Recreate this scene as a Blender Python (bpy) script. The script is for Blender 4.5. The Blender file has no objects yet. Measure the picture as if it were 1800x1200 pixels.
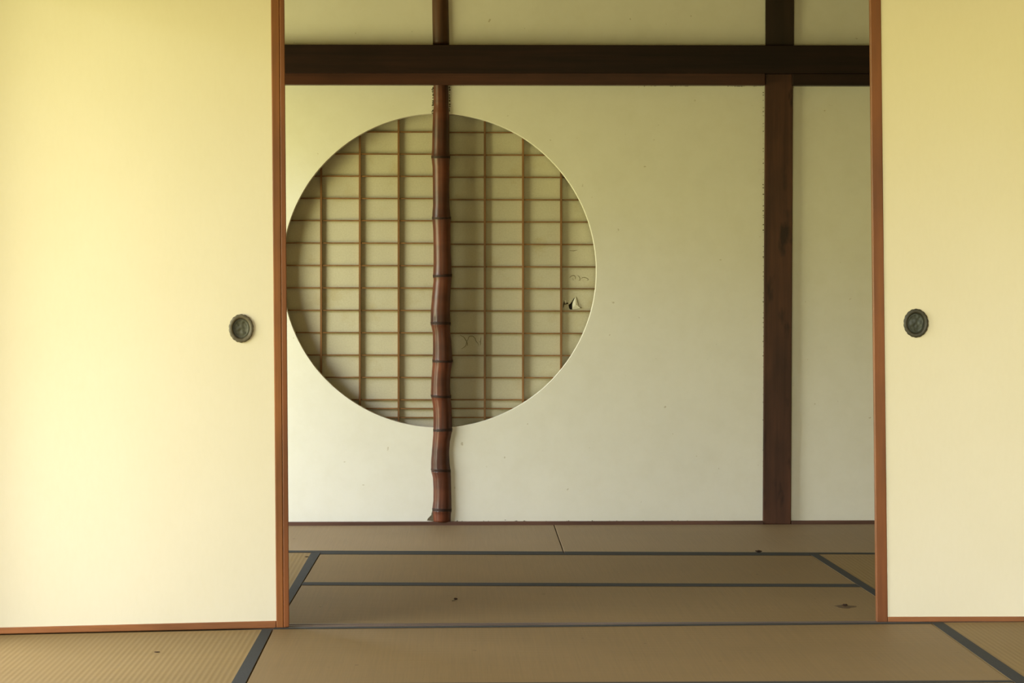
import bpy, bmesh, math, random
from mathutils import Vector, Matrix, noise
from mathutils.geometry import tessellate_polygon

S = bpy.context.scene
C = S.collection
random.seed(4)

# ------------------------------------------------------------------ camera
F = 4000.0; W, H = 1800, 1200
VPX, VPY = 797.0, 525.0
CAMZ = 0.926
cd = bpy.data.cameras.new('camera'); cam = bpy.data.objects.new('camera', cd); C.objects.link(cam)
cd.sensor_width = 36; cd.lens = F / W * 36; cd.clip_end = 200
yaw = math.atan((W / 2 - VPX) / F); pitch = math.atan((H / 2 - VPY) / F)
cam.location = (0, 0, CAMZ); cam.rotation_euler = (math.pi / 2 - pitch, 0, -yaw)
S.camera = cam
bpy.context.view_layer.update()
CM = cam.matrix_world.copy(); O = CM.translation.copy()

# ------------------------------------------------------------------ view
S.view_settings.view_transform = 'Standard'
S.view_settings.look = 'None'
S.view_settings.gamma = 1
S.view_settings.use_curve_mapping = False
S.view_settings.exposure = 0.0

# ------------------------------------------------------------------ daylight: overcast sky over a green garden
wd = bpy.data.worlds.new('world'); S.world = wd; wd.use_nodes = True
nt = wd.node_tree; nt.nodes.clear()
wo = nt.nodes.new('ShaderNodeOutputWorld'); bg = nt.nodes.new('ShaderNodeBackground')
tc = nt.nodes.new('ShaderNodeTexCoord'); sp = nt.nodes.new('ShaderNodeSeparateXYZ')
mr = nt.nodes.new('ShaderNodeMapRange'); rp = nt.nodes.new('ShaderNodeValToRGB')
mr.inputs['From Min'].default_value = -1; mr.inputs['From Max'].default_value = 1
nt.links.new(tc.outputs['Generated'], sp.inputs[0]); nt.links.new(sp.outputs['Z'], mr.inputs['Value'])
nt.links.new(mr.outputs[0], rp.inputs[0]); 
# world light scaled by direction: raised from the garden side (-X), cut behind the camera
m2 = nt.nodes.new('ShaderNodeMapRange'); m2.interpolation_type = 'SMOOTHSTEP'
m2.inputs['From Min'].default_value = .2; m2.inputs['From Max'].default_value = -.95
m2.inputs['To Min'].default_value = .12; m2.inputs['To Max'].default_value = 2.6
nt.links.new(sp.outputs['X'], m2.inputs['Value'])
vm = nt.nodes.new('ShaderNodeVectorMath'); vm.operation = 'SCALE'
nt.links.new(rp.outputs[0], vm.inputs[0]); nt.links.new(m2.outputs[0], vm.inputs['Scale'])
nt.links.new(vm.outputs[0], bg.inputs[0]); nt.links.new(bg.outputs[0], wo.inputs[0])
WORLD = [(0.0, (.37, .355, .175)), (.40, (.46, .445, .21)), (.52, (.46, .455, .22)), (.57, (.55, .56, .36)), (.61, (.84, .92, 1.04)), (1.0, (.86, .98, 1.28))]
e = rp.color_ramp.elements
while len(e) < len(WORLD): e.new(.5)
for k, (p, c) in enumerate(WORLD): e[k].position = p; e[k].color = (*c, 1)
bg.inputs[1].default_value = 9.0

XL2 = -1.98                             # left side of the rear room, unseen, placed for the light
REAR = (7.7, 8.92)                     # its opening onto the garden, along Y, sized for the light
FRONT = (5.1, 6.14)                     # opening at the left of the front room, sized for the light
ROOM = dict(xl=-1.44, xr=2.30, yf=3.1, top=2.35)
def portal(name, loc, rot, sx, sy):
    l = bpy.data.lights.new(name, 'AREA'); l.shape = 'RECTANGLE'; l.size = sx; l.size_y = sy
    l.cycles.is_portal = True
    o = bpy.data.objects.new(name, l); C.objects.link(o); o.location = loc; o.rotation_euler = rot
portal('daylight_front', ((-1.44 + 2.3) / 2, 3.05, .92), (math.pi / 2, 0, 0), 3.7, 1.8)          # faces +Y
portal('daylight_left', (-1.50, sum(FRONT) / 2, .92), (math.pi / 2, 0, -math.pi / 2), FRONT[1] - FRONT[0], 1.8)            # faces +X
portal('daylight_left_rear', (XL2 - .06, sum(REAR) / 2, .92), (math.pi / 2, 0, -math.pi / 2), REAR[1] - REAR[0], 1.8)

# ------------------------------------------------------------------ pixel -> place
def ray(px, py):
    d = CM.to_3x3() @ Vector(((px - W / 2) / F, -(py - H / 2) / F, -1)); return d
def on_z(px, py, z=0.0):
    d = ray(px, py); return O + d * ((z - O.z) / d.z)
def on_y(px, py, y):
    d = ray(px, py); return O + d * ((y - O.y) / d.y)
def on_plane(px, py, p0, n):
    d = ray(px, py); return O + d * ((p0 - O).dot(n) / d.dot(n))

# ------------------------------------------------------------------ materials
def material(name, rough=.7, spec=.3):
    m = bpy.data.materials.new(name); m.use_nodes = True
    n = m.node_tree; b = n.nodes['Principled BSDF']
    b.inputs['Roughness'].default_value = rough; b.inputs['Specular IOR Level'].default_value = spec
    return m, n, b
def coords(n, scale, rot=(0, 0, 0)):
    t = n.nodes.new('ShaderNodeTexCoord'); mp = n.nodes.new('ShaderNodeMapping')
    mp.inputs['Scale'].default_value = scale; mp.inputs['Rotation'].default_value = rot
    n.links.new(t.outputs['Object'], mp.inputs[0]); return mp.outputs[0]
def noise_fac(n, vec, scale, detail=4, rough=.55):
    t = n.nodes.new('ShaderNodeTexNoise'); t.inputs['Scale'].default_value = scale
    t.inputs['Detail'].default_value = detail; t.inputs['Roughness'].default_value = rough
    n.links.new(vec, t.inputs['Vector']); return t.outputs['Fac']
def ramp(n, fac, stops):
    r = n.nodes.new('ShaderNodeValToRGB'); el = r.color_ramp.elements
    while len(el) < len(stops): el.new(.5)
    for k, (p, c) in enumerate(stops): el[k].position = p; el[k].color = (*c, 1)
    n.links.new(fac, r.inputs[0]); return r.outputs[0]
def mul(n, a, b, fac=1.0, mode='MULTIPLY'):
    m = n.nodes.new('ShaderNodeMix'); m.data_type = 'RGBA'; m.blend_type = mode
    m.inputs[0].default_value = fac
    n.links.new(a, m.inputs[6]); n.links.new(b, m.inputs[7]); return m.outputs[2]
def bump(n, b, fac, strength, dist=.002, prev=None):
    k = n.nodes.new('ShaderNodeBump'); k.inputs['Strength'].default_value = strength; k.inputs['Distance'].default_value = dist
    n.links.new(fac, k.inputs['Height'])
    if prev is not None: n.links.new(prev, k.inputs['Normal'])
    n.links.new(k.outputs[0], b.inputs['Normal']); return k.outputs[0]

def plaster(name, col, amp=.06):
    m, n, b = material(name, .9, .15)
    f1 = noise_fac(n, coords(n, (1, 1, .6)), 1.6, 5)
    c1 = ramp(n, f1, [(.3, tuple(v * (1 - amp) for v in col)), (.7, col)])
    f2 = noise_fac(n, coords(n, (1, 1, 1)), 14, 6, .6)
    c2 = ramp(n, f2, [(.25, (.965, .96, .94)), (.6, (1, 1, 1))])
    c = mul(n, c1, c2)
    # sparse little specks of dirt
    f3 = noise_fac(n, coords(n, (1, 1, 1)), 42, 2, .4)
    c3 = ramp(n, f3, [(.19, (.72, .68, .58)), (.235, (1, 1, 1))])
    c = mul(n, c, c3); n.links.new(c, b.inputs['Base Color'])
    k = bump(n, b, noise_fac(n, coords(n, (1, 1, 1)), 220, 3), .25, .001)
    bump(n, b, noise_fac(n, coords(n, (1, 1, 1)), 9, 3), .35, .004, k)
    return m
def paper(name, col):
    m, n, b = material(name, .72, .22)
    f1 = noise_fac(n, coords(n, (1, 1, 1)), 2.3, 4)
    c1 = ramp(n, f1, [(.3, tuple(v * q for v, q in zip(col, (.97, .965, .94)))), (.7, col)])
    f2 = noise_fac(n, coords(n, (1, 1, .35)), 90, 3, .7)
    c2 = ramp(n, f2, [(.35, (.99, .988, .98)), (.6, (1, 1, 1))])
    c = mul(n, c1, c2); n.links.new(c, b.inputs['Base Color'])
    k = bump(n, b, noise_fac(n, coords(n, (1, 1, .35)), 70, 4, .7), .16, .0008)
    bump(n, b, noise_fac(n, coords(n, (1, 1, .5)), 5, 3), .2, .003, k)
    return m
def lattice_paper(name, col):
    m, n, b = material(name, .85, .1)
    f1 = noise_fac(n, coords(n, (1, 1, 1)), 3.5, 4)
    c1 = ramp(n, f1, [(.3, tuple(v * .93 for v in col)), (.7, col)])
    f2 = noise_fac(n, coords(n, (1, 1, 1)), 160, 3, .8)
    c2 = ramp(n, f2, [(.3, (.90, .89, .86)), (.62, (1, 1, 1))])
    f3 = noise_fac(n, coords(n, (1, 1, 1)), 7, 4, .6)
    c3 = ramp(n, f3, [(.3, (.93, .89, .80)), (.42, (1, 1, 1))])
    c = mul(n, mul(n, c1, c2), c3); n.links.new(c, b.inputs['Base Color'])
    return m
def wood(name, dark, light, axis=2, rough=.45, spec=.4, knots=0.0, scale=1.0):
    m, n, b = material(name, rough, spec)
    sc = [26 * scale] * 3; sc[axis] = 1.1 * scale
    f1 = noise_fac(n, coords(n, sc), 1.6, 6, .62)
    c = ramp(n, f1, [(.28, dark), (.72, light)])
    sc2 = [2.4] * 3; sc2[axis] = .9
    f2 = noise_fac(n, coords(n, sc2), 2.0, 4, .6)
    c = mul(n, c, ramp(n, f2, [(.32, (.62, .62, .62)), (.66, (1.12, 1.08, 1.05))]))
    if knots:
        sc3 = [22] * 3; sc3[axis] = 7
        f3 = noise_fac(n, coords(n, sc3), .9, 3, .5)
        c = mul(n, c, ramp(n, f3, [(.30, (.22, .24, .26)), (.42, (1, 1, 1))]), knots)
    n.links.new(c, b.inputs['Base Color'])
    sb = [120] * 3; sb[axis] = 4
    bump(n, b, noise_fac(n, coords(n, sb), 1.5, 4), .22, .0008)
    return m
def straw(name, col, axis):
    """woven rush: the ribs run along `axis` (1.5 cm apart), the single rushes across it"""
    m, n, b = material(name, .62, .25)
    other = 1 - axis
    sc = [1, 1, 1]; sc[other] = 1.2; sc[axis] = 1.2
    f0 = noise_fac(n, coords(n, sc), 1.5, 4)
    c = ramp(n, f0, [(.3, tuple(v * .90 for v in col)), (.7, col)])
    s2 = [1, 1, 1]; s2[other] = 2.0; s2[axis] = 150
    f1 = noise_fac(n, coords(n, s2), 1.0, 3, .7)                       # single rushes
    c = mul(n, c, ramp(n, f1, [(.3, (.91, .90, .88)), (.68, (1.04, 1.03, 1.02))]))
    t = n.nodes.new('ShaderNodeTexCoord'); sx = n.nodes.new('ShaderNodeSeparateXYZ'); n.links.new(t.outputs['Object'], sx.inputs[0])
    mt = n.nodes.new('ShaderNodeMath'); mt.operation = 'MULTIPLY'; mt.inputs[1].default_value = 2 * math.pi / .015
    n.links.new(sx.outputs[other], mt.inputs[0])
    sn = n.nodes.new('ShaderNodeMath'); sn.operation = 'SINE'; n.links.new(mt.outputs[0], sn.inputs[0])
    mp = n.nodes.new('ShaderNodeMapRange'); mp.inputs['From Min'].default_value = -1; n.links.new(sn.outputs[0], mp.inputs['Value'])
    c = mul(n, c, ramp(n, mp.outputs[0], [(.0, (.945, .94, .92)), (.45, (1, 1, 1))]))
    s3 = [1, 1, 1]
    f3 = noise_fac(n, coords(n, s3), 30, 2, .4)
    c = mul(n, c, ramp(n, f3, [(.2, (.6, .5, .4)), (.24, (1, 1, 1))]))
    n.links.new(c, b.inputs['Base Color'])
    k = bump(n, b, mp.outputs[0], .3, .0010)
    bump(n, b, f1, .25, .0006, k)
    return m
def plain(name, col, rough=.6, spec=.3, amp=.15, scale=40):
    m, n, b = material(name, rough, spec)
    f = noise_fac(n, coords(n, (1, 1, 1)), scale, 4)
    n.links.new(ramp(n, f, [(.3, tuple(v * (1 - amp) for v in col)), (.7, col)]), b.inputs['Base Color'])
    bump(n, b, f, .2, .0006)
    return m

M = {}
M['plaster'] = plaster('white plaster', (.84, .81, .69))
M['plaster_dim'] = plaster('darkened brown plaster', (.24, .19, .11))  # unseen walls, darkened to cut the light they bounce
M['door_paper'] = paper('yellowed door paper', (.685, .61, .45))
M['lattice_paper'] = lattice_paper('old screen paper', (.60, .555, .40))
M['lacquer'] = wood('orange brown lacquered wood', (.17, .056, .013), (.28, .098, .022), 2, .4, .4)
M['lacquer_dark'] = wood('darker brown lacquered wood', (.14, .042, .010), (.23, .075, .018), 2, .4, .4)  # darker tone for the right stile and the meeting strip
M['lacquer_x'] = wood('orange brown rail wood', (.20, .070, .022), (.33, .125, .04), 0, .42, .4)
M['lattice_wood'] = wood('brown lattice wood', (.20, .095, .03), (.30, .15, .05), 2, .55, .3)
M['beam'] = wood('sooty beam wood', (.014, .006, .0045), (.030, .0125, .008), 0, .5, .22)
M['beam_low'] = wood('dark red lintel wood', (.045, .015, .008), (.085, .028, .014), 0, .42, .35)
M['post'] = wood('dark brown post wood', (.055, .022, .012), (.105, .042, .022), 2, .5, .3, .85)
M['upper_post'] = wood('sooty post wood', (.022, .013, .008), (.045, .024, .013), 2, .5, .3)
M['sill'] = wood('worn grey brown sill wood', (.060, .038, .028), (.125, .085, .062), 0, .45, .35)
M['base'] = wood('brown base strip wood', (.085, .04, .026), (.15, .075, .05), 0, .5, .3)
M['ceiling'] = wood('aged ceiling board', (.30, .23, .12), (.42, .33, .18), 0, .6, .2)
M['straw_x'] = straw('sun browned rush, ribs across', (.195, .124, .048), 0)  # base brown of the crosswise mats
M['straw_x_lit'] = straw('pale browned rush, ribs across', (.27, .188, .098), 0)  # same rush, lightened for the daylight along the back wall
M['straw_y_sheen'] = straw('yellow rush, ribs lengthwise', (.215, .136, .045), 1)  # same rush; its brighter sheen is painted in as a yellower colour
M['cloth'] = plain('dark slate cloth', (.038, .037, .031), .85, .2, .3, 300)
M['gap'] = plain('shadow gap wood', (.05, .035, .02), .8, .1)
M['metal'] = plain('tarnished bronze', (.105, .10, .062), .5, .45, .45, 90)
M['metal_rim'] = plain('worn bronze rim', (.13, .105, .06), .5, .45, .5, 120)
M['metal_dark'] = plain('blackened bronze', (.055, .058, .040), .5, .45, .5, 90)
M['metal_dark_rim'] = plain('blackened bronze rim', (.050, .042, .024), .5, .45, .5, 120)
M['flap'] = plain('torn paper flap', (.80, .77, .62), .8, .1, .06)
M['hole'] = plain('soot', (.02, .017, .01), .9, .05)
M['crease'] = plain('brown crease line', (.22, .18, .09), .9, .05, .3)  # paper creases drawn as thin dark tubes
M['debris'] = plain('dry brown leaf', (.045, .022, .012), .7, .2, .4, 200)
M['debris_pale'] = plain('pale straw chip', (.55, .48, .33), .7, .2, .2, 200)
M['crumble'] = plain('crumbled plaster edge', (.20, .16, .10), .95, .05, .5, 160)

# ------------------------------------------------------------------ mesh helpers
def obj(name, bm, mat, parent=None, bevel=0, smooth=False):
    bmesh.ops.recalc_face_normals(bm, faces=bm.faces)
    me = bpy.data.meshes.new(name); bm.to_mesh(me); bm.free()
    o = bpy.data.objects.new(name, me); C.objects.link(o)
    me.materials.append(mat)
    if smooth:
        for p in me.polygons: p.use_smooth = True
    if parent is not None:
        o.parent = parent; o.matrix_parent_inverse = Matrix.Translation(-parent.location)
    if bevel:
        md = o.modifiers.new('bevel', 'BEVEL'); md.width = bevel; md.segments = 2; md.limit_method = 'ANGLE'; md.angle_limit = .6
    return o
def thing(name, loc, label, cat, group=None):
    o = bpy.data.objects.new(name, None); C.objects.link(o); o.location = loc; o.empty_display_size = .1
    return tag(o, label, cat, group)
def tag(o, label, cat, group=None):
    o['label'] = label; o['category'] = cat; o['kind'] = 'thing'
    if group: o['group'] = group
    return o
def structure(o, label=None):
    o['kind'] = 'structure'
    if label: o['label'] = label
    return o
def box(bm, x0, x1, y0, y1, z0, z1):
    v = [bm.verts.new((x, y, z)) for x in (x0, x1) for y in (y0, y1) for z in (z0, z1)]
    for f in ((0, 1, 3, 2), (4, 6, 7, 5), (0, 4, 5, 1), (2, 3, 7, 6), (0, 2, 6, 4), (1, 5, 7, 3)):
        bm.faces.new([v[i] for i in f])
def extrude_poly(bm, loops, vec, front_only=False):
    """loops of 3-D points (outer first, then holes), filled and extruded by vec"""
    vec = Vector(vec)
    tris = tessellate_polygon([[Vector(p) for p in l] for l in loops])
    A, B = [], []
    for l in loops:
        for p in l:
            A.append(bm.verts.new(p)); B.append(bm.verts.new(Vector(p) + vec))
    for t in tris:
        try: bm.faces.new([A[i] for i in t]); bm.faces.new([B[i] for i in reversed(t)])
        except ValueError: pass
    k = 0
    for l in loops:
        n = len(l)
        for i in range(n):
            a, c = k + i, k + (i + 1) % n
            bm.faces.new([A[a], A[c], B[c], B[a]])
        k += n
def solid(name, loops, vec, mat, parent=None, bevel=0):
    bm = bmesh.new(); extrude_poly(bm, loops, vec); return obj(name, bm, mat, parent, bevel)
def tube(bm, pts, r, seg=6):
    rings = []
    for i, p in enumerate(pts):
        d = (pts[min(i + 1, len(pts) - 1)] - pts[max(i - 1, 0)]).normalized()
        u = d.cross(Vector((0, 1, 0))).normalized(); w = d.cross(u)
        rr = r if not callable(r) else r(i / (len(pts) - 1))
        rings.append([bm.verts.new(p + (u * math.cos(t * math.tau / seg) + w * math.sin(t * math.tau / seg)) * rr) for t in range(seg)])
    for a, b in zip(rings, rings[1:]):
        for k in range(seg): bm.faces.new([a[k], a[(k + 1) % seg], b[(k + 1) % seg], b[k]])
    bm.faces.new(rings[0]); bm.faces.new(rings[-1][::-1])

# ================================================================== STRUCTURE
XL, XR, YF, TOP = ROOM['xl'], ROOM['xr'], ROOM['yf'], ROOM['top']
YB = on_z(900, 922.5).y                 # front of the base strip along the back wall
YW = YB + .022                          # plaster face
YD = on_z(900, 1101).y                  # sliding door line

# floor boards under the mats, and the part of the front room below the frame
bm = bmesh.new(); box(bm, XL2 - .3, XR + .1, YF, YB + .4, -.12, -.056)
box(bm, XL2 - .3, XL - .004, YD + .1, YW, -.0559, -.001)
box(bm, XL - .3, XR + .1, YF, on_z(900, 1204).y - .02, -.0559, -.001)
structure(obj('floor', bm, M['straw_x']))
bm = bmesh.new(); box(bm, XL - 2.0, XR + .1, YF - .55, YB + .2, TOP, TOP + .06)
structure(obj('ceiling', bm, M['ceiling']))
# right side wall of both rooms
bm = bmesh.new(); box(bm, XR, XR + .08, YF, YB + .3, -.05, TOP)
structure(obj('wall_right', bm, M['plaster_dim']))
# left side wall: unseen; garden openings and columns sized to shape the light
bm = bmesh.new()
ztop = 1.84
box(bm, XL - .08, XL, YF, YD + .1, ztop, TOP)
box(bm, XL - .08, XL, FRONT[1], YD + .1, -.05, ztop)
box(bm, XL - .08, XL, YF, FRONT[0], -.05, ztop)
box(bm, XL2 - .08, XL - .081, YD + .02, YD + .1, -.05, TOP)
box(bm, XL2 - .08, XL2, YD + .101, YB + .3, ztop, TOP)
box(bm, XL2 - .08, XL2, YD + .101, REAR[0], -.05, ztop)
box(bm, XL2 - .08, XL2, REAR[1], YB + .3, -.05, ztop)
structure(obj('wall_left', bm, M['plaster_dim']))
# wall above the sliding doors
bm = bmesh.new(); box(bm, XL, XR, YD + .0, YD + .1, 1.90, TOP)
structure(obj('wall_middle', bm, M['plaster_dim']))
bm = bmesh.new(); box(bm, XL, XR, YD - .07, YD + .13, 1.80, 1.898)
structure(obj('trim_1', bm, M['lacquer_x'], bevel=.003), 'lintel with the grooves the sliding doors run in')

# back wall: plaster with the round opening
CX, CY, CR = 772.4, 475.7, 276.0
cc = on_y(CX, CY, YW); rr_ = (on_y(CX + CR, CY, YW) - cc).length; rz_ = abs((on_y(CX, CY - CR, YW) - cc).z)
cen = Vector((cc.x, YW, cc.z))
def circ(n, y, k=1.0):
    pts = []
    for i in range(n):
        a = i * math.tau / n
        w = 1 + .0022 * noise.noise(Vector((math.cos(a) * 3, math.sin(a) * 3, 7)))
        pts.append(Vector((cen.x + rr_ * k * w * math.cos(a), y, cen.z + rz_ * k * w * math.sin(a))))
    return pts
WT = .045
outer = [Vector((XL2 - .08, YW, -.03)), Vector((XR, YW, -.03)), Vector((XR, YW, TOP)), Vector((XL2 - .08, YW, TOP))]
wall = structure(solid('wall_back', [outer, circ(160, YW)], (0, WT, 0), M['plaster'], bevel=.0015),
                 'white plaster wall with a large round opening')
# box added behind the screens to keep outside light off them
bm = bmesh.new(); box(bm, XL2 - .08, XR, YW + .26, YW + .30, -.05, TOP)
box(bm, cen.x - 1.0, cen.x - .97, YW + WT + .001, YW + .26, -.03, TOP)
box(bm, cen.x + .97, cen.x + 1.0, YW + WT + .001, YW + .26, -.03, TOP)
structure(obj('wall_light_block', bm, M['plaster_dim']))

# base strip along the back wall (broken by the post)
def strip(name, x0px, x1px, label):
    zt = on_y(900, 916.5, YB).z
    a = on_y(x0px, 920, YB).x; b = on_y(x1px, 920, YB).x
    bm = bmesh.new(); box(bm, a, b, YB, YW - .0005, -.03, zt); return structure(obj(name, bm, M['base'], bevel=.002), label)
strip('baseboard_back', -165, 1342.5, 'narrow brown strip at the foot of the plaster wall, left of the square post')
strip('baseboard_back_right', 1391.5, 1426, 'narrow brown strip at the foot of the plaster wall, right of the square post').name = 'baseboard_right'
# widen the right strip to the side wall
for v in bpy.data.objects['baseboard_right'].data.vertices:
    if v.co.x > on_y(1400, 920, YB).x: v.co.x = XR

# long beam and the lintel board below it
YN = YW - .058
def px_quad(y, l): return [on_y(px, py, y) for px, py in l]
XLpx, XRpx = -160, 1780
structure(solid('trim_2', [px_quad(YN, [(XLpx, 127.5), (XRpx, 129.5), (XRpx, 80), (XLpx, 77.2)])], (0, .058, 0), M['beam'], bevel=.003),
          'thick sooty horizontal beam across the back wall')
structure(solid('trim_3', [px_quad(YN + .014, [(XLpx, 147.8), (1345, 149.6), (1345, 127.6), (XLpx, 126.4)])], (0, .0435, 0), M['beam_low'], bevel=.002),
          'dark red lintel board under the horizontal beam')
structure(solid('trim_4', [px_quad(YN + .004, [(1393.5, 149.6), (XRpx, 150.6), (XRpx, 129.9), (1393.5, 129.3)])], (0, .0535, 0), M['beam'], bevel=.002),
          'dark board under the beam, right of the square post')
# square post, lower and upper length
YP = YB + .004
structure(solid('trim_5', [px_quad(YP, [(1341.3, 921.5), (1390.5, 921.8), (1394.2, 128.9), (1345.2, 128.4)])], (0, YW - YP - .0005, 0), M['post'], bevel=.0035),
          'square dark brown post standing against the back wall')
structure(solid('trim_6', [px_quad(YP + .004, [(1345.8, 80.2), (1395.8, 80.3), (1396.6, -160), (1346, -160)])], (0, YW - YP - .0045, 0), M['upper_post'], bevel=.0035),
          'upper length of the square post above the beam')

# sill under the sliding doors
f0, f1 = on_z(300, 1107.3), on_z(1900, 1092.6)
b0, b1 = on_z(300, 1094.0), on_z(1900, 1088.3)
def ext(p, q, x): t = (x - p.x) / (q.x - p.x); return p + (q - p) * t
SF = lambda x: ext(on_z(508, 1103.0), on_z(1636, 1093.6), x).y
SB = lambda x: ext(on_z(508, 1096.0), on_z(1540, 1091.6), x).y
bm = bmesh.new()
xs = [XL + .001 + (XR - XL - .002) * i / 60 for i in range(61)]
def sill_prof(x):
    a, b = SF(x), SB(x)
    g = .0035
    w = .0012 * noise.noise(Vector((x * 3, 1, 2)))
    prof = [(0, -.05), (0, .0005), (.20, .0008 + w), (.23, -g), (.40, -g), (.43, .0008 + w), (.57, .0008), (.60, -g), (.77, -g), (.80, .001 - w), (1, .0005), (1, -.05)]
    return [Vector((x, a + (b - a) * t, z)) for t, z in prof]
prev = None
for x in xs:
    ring = [bm.verts.new(p) for p in sill_prof(x)]
    if prev:
        for k in range(len(ring)): bm.faces.new([prev[k], ring[k], ring[(k + 1) % len(ring)], prev[(k + 1) % len(ring)]])
    else: bm.faces.new(ring)
    prev = ring
bm.faces.new(prev[::-1])
structure(obj('trim_7', bm, M['sill']), 'worn wooden sill with door grooves between the two rooms')

# ================================================================== TATAMI
def mat(label, pxs, straw_m, borders, group='tatami mats on the floor'):
    """pxs: four floor corners; borders: list of quads (pixel corners on the floor)"""
    P = [on_z(*p) if not isinstance(p, Vector) else p for p in pxs]
    c = sum(P, Vector()) / 4; c.z = -.055
    t = thing('tatami_mat', c, label, 'tatami mat', group)
    P2 = [Vector((p.x, p.y, -.055)) for p in P]
    solid('woven_straw', [P2], (0, 0, .055), straw_m, t, bevel=.002)
    for q in borders:
        Q = [on_z(*p) if not isinstance(p, Vector) else p for p in q]
        Q = [Vector((p.x, p.y, .0003)) for p in Q]
        solid('cloth_border', [Q], (0, 0, .0012), M['cloth'], t, bevel=.0005)
    return t
G = .002
def Lx(y):  # left end of the long front mat
    p, q = on_z(480.5, 1105.5), on_z(433.5, 1200); return p.x + (q.x - p.x) * (y - p.y) / (q.y - p.y)
def Rx(y):
    p, q = on_z(1636, 1095), on_z(1783, 1200); return p.x + (q.x - p.x) * (y - p.y) / (q.y - p.y)
def V(x, y): return Vector((x, y, 0))
yN = on_z(900, 1199.2).y - .032
fy = lambda x: SF(x) - G
# front long mat
A, B = V(Lx(SF(-.5)), 0), V(Rx(SF(1.3)), 0)
c = [V(Lx(yN), yN), V(Rx(yN), yN), V(Rx(fy(1.35)), fy(1.35)), V(Lx(fy(-.5)), fy(-.5))]
hb = .026
mat('long brown tatami mat in the foreground, in front of the door sill', c, M['straw_x'],
    [[V(c[3].x, c[3].y - hb), V(c[2].x, c[2].y - hb), c[2], c[3]], [c[0], c[1], V(c[1].x, c[1].y + hb), V(c[0].x, c[0].y + hb)]])
# front left, front right (lying lengthwise)
yb = 5.0
c = [V(XL + .005, yb), V(Lx(yb) - G, yb), V(Lx(fy(-.5)) - G, fy(-.5)), V(XL + .005, fy(XL))]
c[3] = V(XL + .005, 0); q0, q1 = on_z(0, 1115.6), on_z(480, 1105.6); c[3].y = q0.y + (q1.y - q0.y) * (XL - q0.x) / (q1.x - q0.x); c[2].y = min(c[2].y, on_z(480, 1105.6).y) 
lb = lambda y: on_z(461, 1105.5).x + (on_z(407, 1200).x - on_z(461, 1105.5).x) * (y - on_z(461, 1105.5).y) / (on_z(407, 1200).y - on_z(461, 1105.5).y)
mat('yellowish tatami mat at the front left, its dark border beside the long mat', c, M['straw_y_sheen'],
    [[V(lb(yb), yb), c[1], c[2], V(lb(c[2].y), c[2].y)]])
rb = lambda y: on_z(1656.7, 1093.5).x + (on_z(1807, 1195).x - on_z(1656.7, 1093.5).x) * (y - on_z(1656.7, 1093.5).y) / (on_z(1807, 1195).y - on_z(1656.7, 1093.5).y)
c = [V(Rx(yb) + G, yb), V(XR - .005, yb), V(XR - .005, fy(XR)), V(Rx(fy(1.35)) + G, fy(1.35))]
mat('yellowish tatami mat at the front right, in front of the right sliding door', c, M['straw_y_sheen'],
    [[c[0], V(rb(yb), yb), V(rb(c[3].y), c[3].y), c[3]]])
# rear room
def line(p, q):
    P, Q = on_z(*p), on_z(*q)
    return lambda y: P.x + (Q.x - P.x) * (y - P.y) / (Q.y - P.y)
def liney(p, q):
    P, Q = on_z(*p), on_z(*q)
    return lambda x: P.y + (Q.y - P.y) * (x - P.x) / (Q.x - P.x)
LI, LO = line((564, 971.5), (509, 1063)), line((547, 971.5), (514, 1027))
RI, RO = line((1425, 975.5), (1539, 1049)), line((1441, 975.5), (1539, 1037))
y1 = lambda x: SB(x) + G
ym_a, ym_b = liney((540, 1028.5), (1500, 1031.5)), liney((540, 1023.5), (1500, 1026.6))
ym = liney((540, 1026), (1500, 1029))
yr_a, yr, yr_b = liney((560, 974), (1425, 976.3)), liney((560, 971.3), (1425, 973.8)), liney((510, 967.8), (1535, 971.6))
g = .0015
def corner(fx, fyl, x0):
    x = x0
    for _ in range(6): y = fyl(x); x = fx(y)
    return V(x, y)
# first rear mat
a = corner(LI, y1, -.5); b = corner(RI, y1, 1.3); c2 = corner(RI, lambda x: ym(x) - g, 1.3); d = corner(LI, lambda x: ym(x) - g, -.5)
mat('brown tatami mat just behind the door sill', [a, b, c2, d], M['straw_x'],
    [[corner(LI, ym_a, -.5), corner(RI, ym_a, 1.3), c2, d]])
a = corner(LI, lambda x: ym(x) + g, -.5); b = corner(RI, lambda x: ym(x) + g, 1.3); c2 = corner(RI, lambda x: yr(x) - g, 1.3); d = corner(LI, lambda x: yr(x) - g, -.5)
mat('brown tatami mat in the middle of the rear room floor', [a, b, c2, d], M['straw_x'],
    [[a, b, corner(RI, ym_b, 1.3), corner(LI, ym_b, -.5)], [corner(LI, yr_a, -.5), corner(RI, yr_a, 1.3), c2, d]])
# side mats of the rear room
ld = corner(LI, lambda x: yr(x) - g, -.5); la = corner(LI, y1, -.5); G2 = .002
c = [V(XL + .005, y1(XL)), V(la.x - G2, la.y), V(ld.x - G2, ld.y), V(XL + .005, yr(XL) - g)]
mat('yellowish tatami mat at the left of the rear room, mostly behind the left door', c, M['straw_y_sheen'],
    [[V(LO(c[1].y), c[1].y), c[1], c[2], V(LO(c[2].y), c[2].y)]])
rd = corner(RI, lambda x: yr(x) - g, 1.3); ra = corner(RI, y1, 1.3)
c = [V(ra.x + G2, ra.y), V(XR - .005, y1(XR)), V(XR - .005, yr(XR) - g), V(rd.x + G2, rd.y)]
mat('yellowish tatami mat at the right of the rear room, mostly behind the right door', c, M['straw_y_sheen'],
    [[c[0], V(RO(c[0].y), c[0].y), V(RO(c[3].y), c[3].y), c[3]]])
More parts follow.
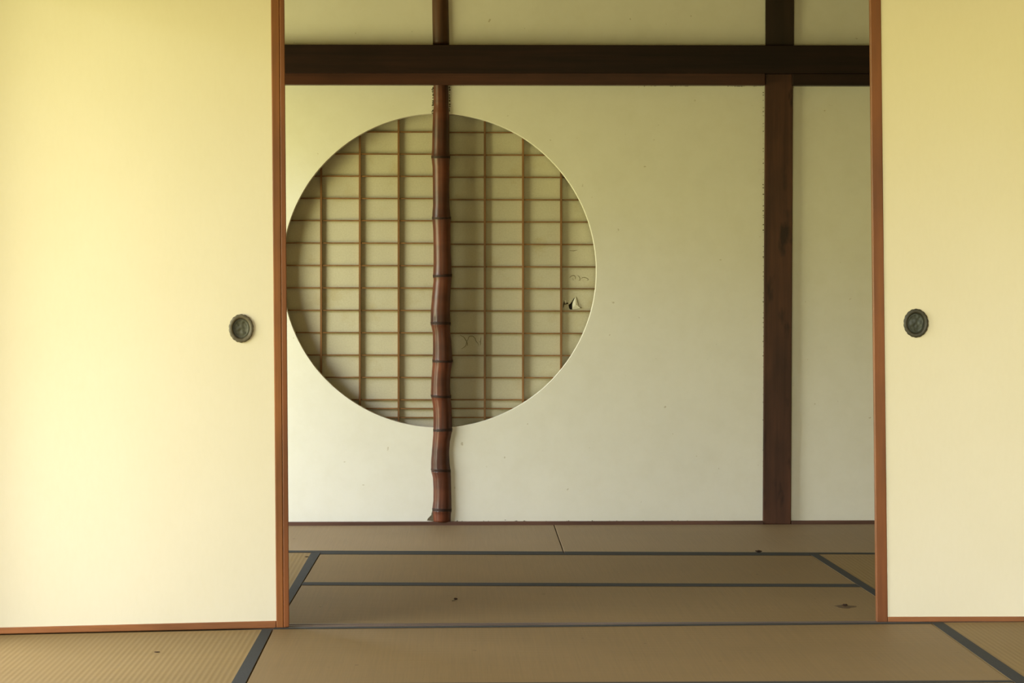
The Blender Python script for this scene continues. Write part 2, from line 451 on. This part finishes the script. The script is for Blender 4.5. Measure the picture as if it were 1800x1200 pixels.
# two mats of the rear row, seam without cloth
s0, s1 = on_z(991.5, 972), on_z(974, 923)
yb_ = YB - .001
def seam(y): return s0.x + (s1.x - s0.x) * (y - s0.y) / (s1.y - s0.y)
a = V(XL + .005, yr(XL) + g); b = corner(seam, lambda x: yr(x) + g, .4); b = V(b.x - .0015, b.y)
c = [a, b, V(seam(yb_) - .0015, yb_), V(XL + .005, yb_)]
mat('pale brown tatami mat along the foot of the back wall, left of the seam', c, M['straw_x_lit'],
    [[a, b, V(b.x, yr_b(b.x)), V(a.x, yr_b(a.x))]])
a = corner(seam, lambda x: yr(x) + g, .4); a = V(a.x + .002, a.y); b = V(XR - .005, yr(XR) + g)
c = [a, b, V(XR - .005, yb_ ), V(seam(yb_) + .002, yb_)]
# leave room for the foot of the square post
mat('pale brown tatami mat along the foot of the back wall, right of the seam', c, M['straw_x_lit'],
    [[a, b, V(b.x, yr_b(b.x)), V(a.x, yr_b(a.x))]])

# ================================================================== SLIDING DOORS
def lerp(a, b, t): return a + (b - a) * t
def door(label, P0, P1, lines, thick, pull=None, rim_m=None, dish_m=None, seed=1, face_dir=1, hidden_paper=False):
    """P0,P1 floor points of the plane. lines: dict of pixel polylines"""
    u = (P1 - P0); u.z = 0; u.normalize(); n = Vector((u.y, -u.x, 0))
    if n.y > 0: n = -n                              # towards the camera
    base = (P0 + P1) / 2; base.z = 0
    t = thing('sliding_door', base, label, 'sliding door', 'paper sliding doors between the two rooms')
    pl = lambda px, py, off=0: on_plane(px, py, P0 + n * off, n)
    back = -n * thick
    holes = []
    if pull:
        px, py, ra, rb_ = pull
        cpt = pl(px, py); sc = (pl(px + 10, py) - cpt).length / 10
        def oval(k, off, cnt=72, scal=0):
            return [cpt + n * off + u * (math.cos(i * math.tau / cnt) * ra * sc * k * (1 + scal * abs(math.sin(i * math.tau / cnt * 9)) ))
                    + Vector((0, 0, math.sin(i * math.tau / cnt) * rb_ * sc * k * (1 + scal * abs(math.sin(i * math.tau / cnt * 9))))) for i in range(cnt)]
        holes = [oval(.9, -.003)]
    q = [pl(x, y, -.003) for x, y in lines['paper']]
    solid('paper_face', [q] + holes, -n * .004, M['door_paper'], t)
    q2 = [p - n * (thick - .010) for p in q]
    solid('paper_back', [q2], -n * .004, M['door_paper'], t)
    for key, nm, mt in lines['frame']:
        z = [pl(x, y) for x, y in key]
        solid(nm, [z], back, M[mt], t, bevel=.0022)
    if pull:
        hd = bpy.data.objects.new('door_pull', None); C.objects.link(hd); hd.parent = t; hd.matrix_parent_inverse = Matrix.Translation(-t.location); hd.location = cpt
        # scalloped raised rim, lofted, then a recessed dish with a worn relief
        prof = [(1.0, -.003, .035), (.995, .0018, .035), (.93, .0034, .02), (.80, .0036, .0), (.745, .0022, 0), (.715, -.002, 0), (.70, -.0065, 0)]
        bm = bmesh.new(); prev = None
        for k, off, sca in prof:
            ring = [bm.verts.new(p) for p in oval(k, off, 144, sca)]
            if prev:
                for i in range(144): bm.faces.new([prev[i], prev[(i + 1) % 144], ring[(i + 1) % 144], ring[i]])
            prev = ring
        hr = obj('pull_rim', bm, rim_m, None, smooth=True); hr.parent = hd; hr.matrix_parent_inverse = Matrix.Translation(-cpt)
        bm = bmesh.new(); rings = []
        for j in range(15):
            k = .72 * j / 14
            if j == 0: rings.append([bm.verts.new(cpt - n * .0065)]); continue
            pts = oval(k, -.0065, 72)
            ring = []
            for p in pts:
                l = p - cpt
                h = noise.noise(Vector((l.dot(u) * 110, l.z * 110, seed * 3.1))) * .0022 + noise.noise(Vector((l.dot(u) * 45, l.z * 60, seed))) * .0028
                if j > 12: h = 0
                if j == 12: h = .0015
                ring.append(bm.verts.new(p + n * h))
            rings.append(ring)
        for i in range(72): bm.faces.new([rings[0][0], rings[1][i], rings[1][(i + 1) % 72]])
        for a, b in zip(rings[1:], rings[2:]):
            for i in range(72): bm.faces.new([a[i], b[i], b[(i + 1) % 72], a[(i + 1) % 72]])
        hp = obj('pull_dish', bm, dish_m, None, smooth=True); hp.parent = hd; hp.matrix_parent_inverse = Matrix.Translation(-cpt)
    return t, n, u

# left front door
PA, PB = on_z(0, 1114.2), on_z(492, 1103.2)
TOPY = -18
Lt = lambda x, y: lerp(x[0], x[1], y / 1100.0)          # racked stile lines
e1, e2, e3 = (476.2, 485.8), (490.8, 498.3), (500.0, 508.6)
X = lambda e, y: Lt(e, y)
rail_t = lambda x: 1102.8 + (1090.8 - 1102.8) * x / 486
rail_b = lambda x: 1114.2 + (1103.2 - 1114.2) * x / 492
xl = -80
tL, nL, uL = door('left sliding door of yellowed paper, brown frame and oval bronze pull', PA, PB, dict(
    paper=[(xl, rail_t(xl)), (X(e1, 1091) + 1, rail_t(486)), (X(e1, TOPY) + 1, TOPY), (xl, TOPY)],
    frame=[([(X(e1, rail_b(486)), rail_b(486)), (X(e2, rail_b(498)), rail_b(498)), (X(e2, TOPY - 14), TOPY - 14), (X(e1, TOPY - 14), TOPY - 14)], 'stile', 'lacquer'),
           ([(X(e2, 1103.1) + .3, 1103.0), (X(e3, 1101), 1101.6), (X(e3, TOPY - 14), TOPY - 14), (X(e2, TOPY - 14) + .3, TOPY - 14)], 'meeting_strip', 'lacquer_dark'),
           ([(xl, rail_b(xl)), (X(e1, 1103) - .2, rail_b(485)), (X(e1, 1091) - .2, rail_t(485)), (xl, rail_t(xl))], 'bottom_rail', 'lacquer_x'),
           ([(xl, TOPY), (X(e1, TOPY) - .2, TOPY), (X(e1, TOPY) - .2, TOPY - 14), (xl, TOPY - 14)], 'top_rail', 'lacquer_x')]),
    .024, (424, 577, 21.2, 24.6), M['metal_rim'], M['metal'], 1)
# right door
PC, PD = on_z(1542, 1092.9), on_z(1800, 1092.4)
r1, r2 = (1529.6, 1541.6), (1548.6, 1560.8)
xr = 1862
tR, nR, uR = door('right sliding door of yellowed paper, brown frame and blackened oval pull', PC, PD, dict(
    paper=[(X(r2, 1084) - 1, 1083.8), (xr, 1083.3), (xr, TOPY), (X(r2, TOPY) - 1, TOPY)],
    frame=[([(X(r1, 1093), 1092.9), (X(r2, 1093), 1092.8), (X(r2, TOPY - 14), TOPY - 14), (X(r1, TOPY - 14), TOPY - 14)], 'stile', 'lacquer_dark'),
           ([(X(r2, 1093) + .2, 1092.8), (xr, 1092.2), (xr, 1083.3), (X(r2, 1084) + .2, 1083.8)], 'bottom_rail', 'lacquer_x'),
           ([(X(r2, TOPY) + .2, TOPY), (xr, TOPY), (xr, TOPY - 14), (X(r2, TOPY) + .2, TOPY - 14)], 'top_rail', 'lacquer_x')]),
    .024, (1610.3, 567.8, 21.2, 24.6), M['metal_dark_rim'], M['metal_dark'], 5)

# ================================================================== ROUND WINDOW SCREENS
YK = YW + WT + .010                     # front of the lattice
hy_l = [192, 231.5, 270.3, 309.3, 348.3, 387.3, 426.8, 466.3, 505.6, 545, 584.2, 623.6, 662.8, 702, 717.5, 733.2]
hy_r = [193, 232.6, 272.2, 311.3, 350.8, 389.8, 429.2, 468.6, 506.9, 546.2, 585.6, 624.4, 663.4, 702.3, 717.8, 733.5]
def bar(bm, p, q, w, y0, depth):
    """rectangular bar between pixel points p and q, w pixels wide"""
    d = Vector((q[0] - p[0], q[1] - p[1])).normalized(); s = Vector((-d.y, d.x)) * w / 2
    L = [on_y(p[0] + s.x, p[1] + s.y, y0), on_y(q[0] + s.x, q[1] + s.y, y0), on_y(q[0] - s.x, q[1] - s.y, y0), on_y(p[0] - s.x, p[1] - s.y, y0)]
    extrude_poly(bm, [L], (0, depth, 0))
def screen(label, x0, x1, vxs, hys, stile, tears=(), frame_side='right'):
    KD = .016
    b = on_y((x0 + x1) / 2, 762, YK)
    t = thing('paper_screen', Vector((b.x, YK + .01, b.z)), label, 'paper screen', 'paper screens behind the round opening')
    bm = bmesh.new()
    for v in vxs: bar(bm, (v, 186), (v, 757), 3.4, YK, KD)
    o = obj('upright_lattice', bm, M['lattice_wood'], t)
    bm = bmesh.new()
    for h in hys: bar(bm, (x0, h), (x1, h + (x1 - x0) * .0018), 2.1, YK + .003, KD - .004)
    obj('crossbar_lattice', bm, M['lattice_wood'], t)
    bm = bmesh.new()
    bar(bm, ((stile[0] + stile[1]) / 2, 178), ((stile[0] + stile[1]) / 2, 775), stile[1] - stile[0], YK - .001, .022)
    far = x0 - 5 if stile[0] > (x0 + x1) / 2 else x1 + 5
    bar(bm, (far, 178), (far, 775), 10, YK - .001, .022)
    obj('stile', bm, M['lattice_wood'], t)
    bm = bmesh.new()
    bar(bm, (min(x0, far), 763), (max(x1, far), 763), 26, YK - .0005, .021)
    obj('bottom_rail', bm, M['lattice_wood'], t)
    bm = bmesh.new()
    bar(bm, (min(x0, far), 182), (max(x1, far), 182), 10, YK - .0005, .021)
    obj('top_rail', bm, M['lattice_wood'], t)
    yp = YK + KD + .0003
    pts = [on_y(x0, 185, yp), on_y(x1, 185, yp), on_y(x1, 758, yp), on_y(x0, 758, yp)]
    loops = [pts] + [[on_y(x, y, yp) for x, y in l] for l in tears]
    pp = solid('screen_paper', loops, (0, .0006, 0), M['lattice_paper'], t)
    return t, pp, yp
tS1, p1, yp1 = screen('left half of the round window paper screen, left of the bamboo', 470, 764, [497, 564.3, 632.4, 700.6], hy_l, (764, 775))
P5 = lambda l: [(960 + x / 13.33, 470 + y / 13.33) for x, y in l]
tear1 = P5([(395, 945), (398, 850), (425, 775), (450, 755), (470, 775), (478, 805), (452, 800), (435, 830), (450, 850), (492, 818), (525, 835), (522, 850), (470, 862), (425, 872), (412, 935)])
tear2 = P5([(520, 870), (560, 850), (600, 800), (660, 705), (672, 712), (628, 800), (612, 860), (614, 984), (560, 985), (535, 950)])
tS2, p2, yp2 = screen('right half of the round window paper screen, with a torn patch', 781, 1068, [852.2, 919.4, 986.4, 1053], hy_r, (776, 781), [tear1, tear2])
# folded flap of torn paper and creases
bm = bmesh.new()
fl = P5([(684, 672), (614, 860), (612, 982), (700, 975), (775, 962), (800, 945), (760, 915), (735, 830)])
vs = []
for i, (x, y) in enumerate(fl):
    vs.append(bm.verts.new(on_y(x, y, yp2 - (.0012 if i in (0, 2, 3, 4) else .009 if i in (1,) else .004))))
mid = bm.verts.new(on_y(*P5([(690, 860)])[0], yp2 - .011))
for i in range(len(vs)): bm.faces.new([vs[i], vs[(i + 1) % len(vs)], mid])
o = obj('torn_flap', bm, M['flap'], tS2); md = o.modifiers.new('thick', 'SOLIDIFY'); md.thickness = .0004
o['label'] = 'pale triangular flap of torn paper'
bm = bmesh.new()
fl = P5([(425, 775), (450, 757), (472, 780), (470, 812), (440, 822)])
extrude_poly(bm, [[on_y(x, y, yp2 - .002) for x, y in fl]], (0, .0005, 0))
obj('torn_flap', bm, M['flap'], tS2)
P6 = lambda l: [(780 + x / 20, 580 + y / 20) for x, y in l]
bm = bmesh.new()
cr = [P6([(570, 170), (640, 210), (710, 250), (760, 340), (810, 395), (800, 450), (790, 500), (765, 555), (700, 610), (620, 660)]),
      P6([(810, 395), (850, 340), (880, 250), (910, 215), (960, 205), (1020, 215), (1070, 255), (1110, 310), (1120, 370), (1160, 420), (1200, 460), (1225, 510), (1215, 570)]),
      P6([(1315, 250), (1300, 330), (1290, 400), (1295, 470), (1280, 540)]), P6([(1240, 420), (1290, 395)]), P6([(815, 420), (835, 480), (830, 550)]),
      P5([(550, 240), (590, 200), (640, 185), (670, 195), (690, 240), (680, 275)]), P5([(735, 190), (770, 210), (795, 260), (790, 300), (760, 295)]),
      P5([(830, 265), (850, 235), (900, 232), (940, 245), (975, 265), (995, 280), (960, 300)]), P5([(620, 250), (640, 300)]),
      P5([(715, 690), (745, 830), (760, 915), (800, 940), (830, 945)]),
      [(1001, 440.5), (1008, 441), (1015, 439.5)]]
for l in cr:
    bm = bmesh.new(); tube(bm, [on_y(x, y, yp2) for x, y in l], lambda t: .0007 + .0006 * math.sin(t * math.pi), 5)
    obj('paper_crease', bm, M['crease'], tS2)

# ================================================================== BAMBOO POST
E_ = [(-160, 758.0, 788.4), (0, 759.2, 788.6), (78, 760.3, 790.2), (128, 761, 789.5), (150, 761.6, 788.5), (165, 761.8, 788.8), (185, 762.0, 789.0), (200, 760.8, 789.6),
      (235, 760.0, 790), (260, 759.4, 790.0), (271, 758.6, 790.6), (276.5, 758.2, 791.2), (283, 759, 790.6), (295, 760.3, 790.2), (330, 760.8, 789.8), (360, 761, 790.3),
      (377, 759.8, 791.6), (383.5, 759.4, 792.6), (390, 760.2, 792.2), (405, 761.3, 792.0), (440, 762, 792.6), (465, 762, 793.6), (480, 761.3, 794.0), (485, 761.0, 794.6), (491, 762, 793.8),
      (508, 760.5, 792.4), (525, 758.8, 791.6), (545, 757.3, 791.0), (560, 757.0, 791.8), (569, 757.0, 792.2), (575, 758.6, 791.4), (585, 760.6, 791.8), (600, 761, 793.4), (618, 760.9, 794.6),
      (630, 760.3, 795.4), (634.5, 760.3, 796.2), (640, 760.2, 794.6), (655, 758.9, 792.3), (675, 757.8, 791.2), (690, 757.3, 792), (696, 757.4, 792.8), (702, 759.2, 792.4), (715, 761.2, 793.8),
      (735, 761.8, 794.6), (748, 761.6, 795), (756, 761.3, 795.4), (763, 761, 793.6), (778, 760, 791.0), (795, 758.6, 789.9), (812, 757.4, 790.6), (824, 757.3, 792), (829, 758.2, 792.6), (840, 760.6, 793.2), (860, 761.4, 793.6),
      (878, 761.2, 793.9), (892, 759.8, 794.0), (897, 759.6, 794), (903, 760.6, 793.0), (916.5, 761.3, 792.6)]
NS = 96
NODES = [276.5, 383.5, 485, 569, 634.5, 696.5, 756, 827, 896]
def edge_at(y):
    for a, b in zip(E_, E_[1:]):
        if a[0] <= y <= b[0]:
            t = (y - a[0]) / (b[0] - a[0]); t = t * t * (3 - 2 * t) * .5 + t * .5
            return lerp(a[1], b[1], t), lerp(a[2], b[2], t)
    return E_[-1][1], E_[-1][2]
YBM = YW + .008
bb = on_y(777, 916.3, YBM)
bt = thing('bamboo_post', Vector((bb.x, YBM, bb.z)), 'knobbly reddish brown bamboo post crossing the round window', 'bamboo post')
def bamboo_rings(y0, y1, step, seed):
    bm = bmesh.new(); lay = bm.verts.layers.float.new('smoke'); prev = None; y = y0; ys = []
    while y < y1: ys.append(y); y += step
    ys += [y1] + [n + d for n in NODES for d in (-2.2, -1.1, -.4, .4, 1.0, 2.0) if y0 < n + d < y1]
    for y in sorted(set(ys)):
        l, r = edge_at(y); p = on_y((l + r) / 2, y, YBM); rad = (on_y(r, y, YBM) - on_y(l, y, YBM)).length / 2
        k = 1
        for n in NODES:
            d = y - n
            if abs(d) < 9:
                k += .022 * math.exp(-((d + 1.6) / 1.6) ** 2) - .045 * math.exp(-(d / .8) ** 2) + .016 * math.exp(-((d - 2.2) / 1.7) ** 2)
        ring = []
        for i in range(NS):
            a = i * math.tau / NS
            q = 1 + .008 * noise.noise(Vector((math.cos(a) * 2, math.sin(a) * 2, p.z * 9 + seed)))
            ga = (a + math.pi * .5 + .58) % math.tau
            if ga > math.pi: ga -= math.tau
            if y > 555: q -= .07 * math.exp(-(ga / .045) ** 2)                    # long drying crack
            vv = bm.verts.new((p.x + rad * k * q * math.cos(a), YBM + rad * k * q * math.sin(a), p.z)); ring.append(vv)
            lo = [n for n in [178] + NODES if n <= y]; hi = [n for n in NODES + [960] if n > y]
            t = (y - lo[-1]) / (hi[0] - lo[-1]) if lo else .5
            vv[lay] = max(0, min(1, (t - .25) / .75)) + .8 * math.exp(-t * 14)
        if prev:
            for i in range(NS): bm.faces.new([prev[i], prev[(i + 1) % NS], ring[(i + 1) % NS], ring[i]])
        else: bm.faces.new(ring)
        prev = ring
    bm.faces.new(prev[::-1]); return bm
m, n, b = material('smoked bamboo', .36, .38)
f = noise_fac(n, coords(n, (60, 60, 2.2)), 1.2, 5, .6)
c = ramp(n, f, [(.3, (.085, .027, .014)), (.72, (.185, .060, .028))])
f2 = noise_fac(n, coords(n, (1.4, 1.4, 5)), 2.2, 3, .5)
c = mul(n, c, ramp(n, f2, [(.36, (.60, .62, .66)), (.62, (1.15, 1.05, .95))]))
at = n.nodes.new('ShaderNodeAttribute'); at.attribute_name = 'smoke'
sm = ramp(n, at.outputs['Fac'], [(.0, (.92, .86, .82)), (.45, (.78, .78, .80)), (1.0, (.56, .58, .66))])
c = mul(n, c, sm)
n.links.new(c, b.inputs['Base Color']); bump(n, b, f, .25, .0006)
# smoke-dark bands at the joints
tco = n.nodes.new('ShaderNodeTexCoord'); sz = n.nodes.new('ShaderNodeSeparateXYZ'); n.links.new(tco.outputs['Object'], sz.inputs[0])
M['bamboo'] = m
obj('culm', bamboo_rings(148.2, 916.2, 3.0, 0), M['bamboo'], bt, smooth=True)
# dark joint rings, sub-millimetre collars following the culm
for nd in NODES:
    bm = bmesh.new(); prev = None
    for d, kk in ((-3.2, 1.004), (-2.4, 1.022), (-1.2, 1.024), (-.2, 1.006), (.6, 1.004), (1.2, 1.020), (2.0, 1.006)):
        y = nd + d; l, r = edge_at(y); p = on_y((l + r) / 2, y, YBM); rad = (on_y(r, y, YBM) - on_y(l, y, YBM)).length / 2
        ring = []
        for i in range(NS):
            a = i * math.tau / NS
            tilt = .0016 * math.sin(a + nd) 
            ring.append(bm.verts.new((p.x + rad * kk * math.cos(a), YBM + rad * kk * math.sin(a), p.z + tilt)))
        if prev:
            for i in range(NS): bm.faces.new([prev[i], prev[(i + 1) % NS], ring[(i + 1) % NS], ring[i]])
        prev = ring
    M.setdefault('joint', plain('sooty bamboo joint', (.040, .018, .011), .6, .25, .4, 60))
    obj('joint_ring', bm, M['joint'], bt, smooth=True)
M['round_post'] = wood('smoked round wood', (.055, .024, .012), (.12, .052, .024), 2, .4, .4)
bm = bamboo_rings(-160, 79.5, 8, 3)
structure(obj('trim_8', bm, M['round_post'], smooth=True), 'round dark post above the beam, in line with the bamboo')

# ragged plaster edges where the wall meets bamboo, beam and strip
def ragged(name, pts, seed, w0=.001, w1=.004, depth=.0016):
    rnd = random.Random(seed); bm = bmesh.new()
    for (x, y) in pts:
        p = on_y(x, y, YW)
        r = rnd.uniform(w0, w1); k = rnd.randint(5, 7)
        L = [Vector((p.x + r * rnd.uniform(.6, 1.5) * math.cos(i * math.tau / k), YW - .0003, p.z + r * rnd.uniform(.5, 1.2) * math.sin(i * math.tau / k))) for i in range(k)]
        extrude_poly(bm, [L], (0, -depth, 0))
    return obj(name, bm, M['crumble'], wall)
rnd = random.Random(8)
pts = [(761.2 - rnd.uniform(0, 1.3), 152 + i * 2.1 + rnd.uniform(-2, 2)) for i in range(23)] + [(789.8 + rnd.uniform(0, 1.2), 152 + i * 2.1 + rnd.uniform(-2, 2)) for i in range(22)] + [(759.5, 199), (759, 196)]
ragged('crumbled_edge', pts, 3, .0015, .0035)
pts = [(1180 + rnd.gauss(0, 30), 151.0) for i in range(16)] + [(1300 + rnd.gauss(0, 22), 151.3) for i in range(16)] + [(800 + rnd.uniform(-8, 30), 150) for i in range(6)] + [(1418 + rnd.uniform(-20, 20), 151) for i in range(6)]
ragged('crumbled_edge', pts, 4, .001, .003)
pts = [(rnd.uniform(800, 1340), 915.4) for i in range(40)] + [(rnd.uniform(1392, 1530), 915.6) for i in range(20)] + [(889 + rnd.uniform(-2, 2), 913.5) for i in range(3)]
ragged('crumbled_edge', pts, 5, .001, .0032)
pts = [(1341.6, 160 + i * 9 + rnd.uniform(-4, 4)) for i in range(82)]
ragged('crumbled_edge', pts, 6, .0008, .0028)
# broken corner of plaster left of the bamboo's foot
L = [(761, 893), (759, 900), (758, 905), (755, 908), (752, 911), (750.5, 914.5), (762, 915.2)]
solid('crumbled_corner', [[on_y(x, y, YW - .0003) for x, y in L]], (0, -.002, 0), M['crumble'], wall)

# ================================================================== SMALL DEBRIS ON THE MATS
def bit(name, label, cat, px, py, w, h, seed, m, tall=.006, z0=.0):
    p = on_z(px, py); rnd = random.Random(seed); bm = bmesh.new()
    sx = w / 2 / F * (p - O).length; sy = sx * .8
    bmesh.ops.create_icosphere(bm, subdivisions=3, radius=1)
    for v in bm.verts:
        k = 1 + .45 * noise.noise(v.co * 1.7 + Vector((seed, 0, 0)))
        z = (v.co.z * .5 + .5) * tall * k
        v.co = Vector((p.x + v.co.x * sx * k, p.y + v.co.y * sy * k * .6, z0 + max(z, 0)))
    return tag(obj(name, bm, m, smooth=False), label, cat, 'dry bits fallen on the mats')
bit('dry_leaf', 'crumpled dark dry leaf on the mat before the right door', 'dry leaf', 1485, 1065, 9, 4, 2, M['debris'], .007)
M['dust'] = plain('brown dust', (.115, .075, .036), .9, .1, .4, 90)
p = on_z(1485, 1066); bm = bmesh.new()
L = [Vector((p.x + .030 * math.cos(a) * (1 + .25 * math.sin(3 * a + 1)), p.y + .034 * math.sin(a) * (1 + .2 * math.cos(4 * a)), .0002)) for a in [i * math.tau / 24 for i in range(24)]]
extrude_poly(bm, [L], (0, 0, .0004))
o = obj('leaf_dust', bm, M['dust'], bpy.data.objects['dry_leaf'])
o.parent = bpy.data.objects['dry_leaf']; o['label'] = 'thin brown dust spread around the leaf'
bit('leaf_scrap', 'tiny brown leaf scrap with a stalk, left on the mat behind the sill', 'leaf scrap', 801, 1054, 6, 4, 5, M['debris'], .006)
bm = bmesh.new(); tube(bm, [on_z(800, 1055, .002), on_z(797, 1055.2, .002), on_z(794.5, 1055.6, .001)], .0009, 5)
obj('stalk', bm, M['debris'], bpy.data.objects['leaf_scrap'])
bit('seed_husk', 'dark husk lying on the cloth seam before the back wall', 'seed husk', 1333.5, 971, 10, 3, 7, M['debris'], .007, .0016)
bit('straw_chip', 'short thin stalk on the yellow mat left of the rear room', 'straw chip', 539.5, 978.6, 7, 1, 9, M['debris'], .0025)
bit('straw_chip', 'short dark stalk on the front left mat', 'straw chip', 276, 1146.5, 9, 1, 10, M['debris'], .003)
bit('straw_chip', 'pale chip on the mat behind the sill, near the left door', 'straw chip', 563.5, 1065.6, 5, 2, 11, M['debris_pale'], .002)
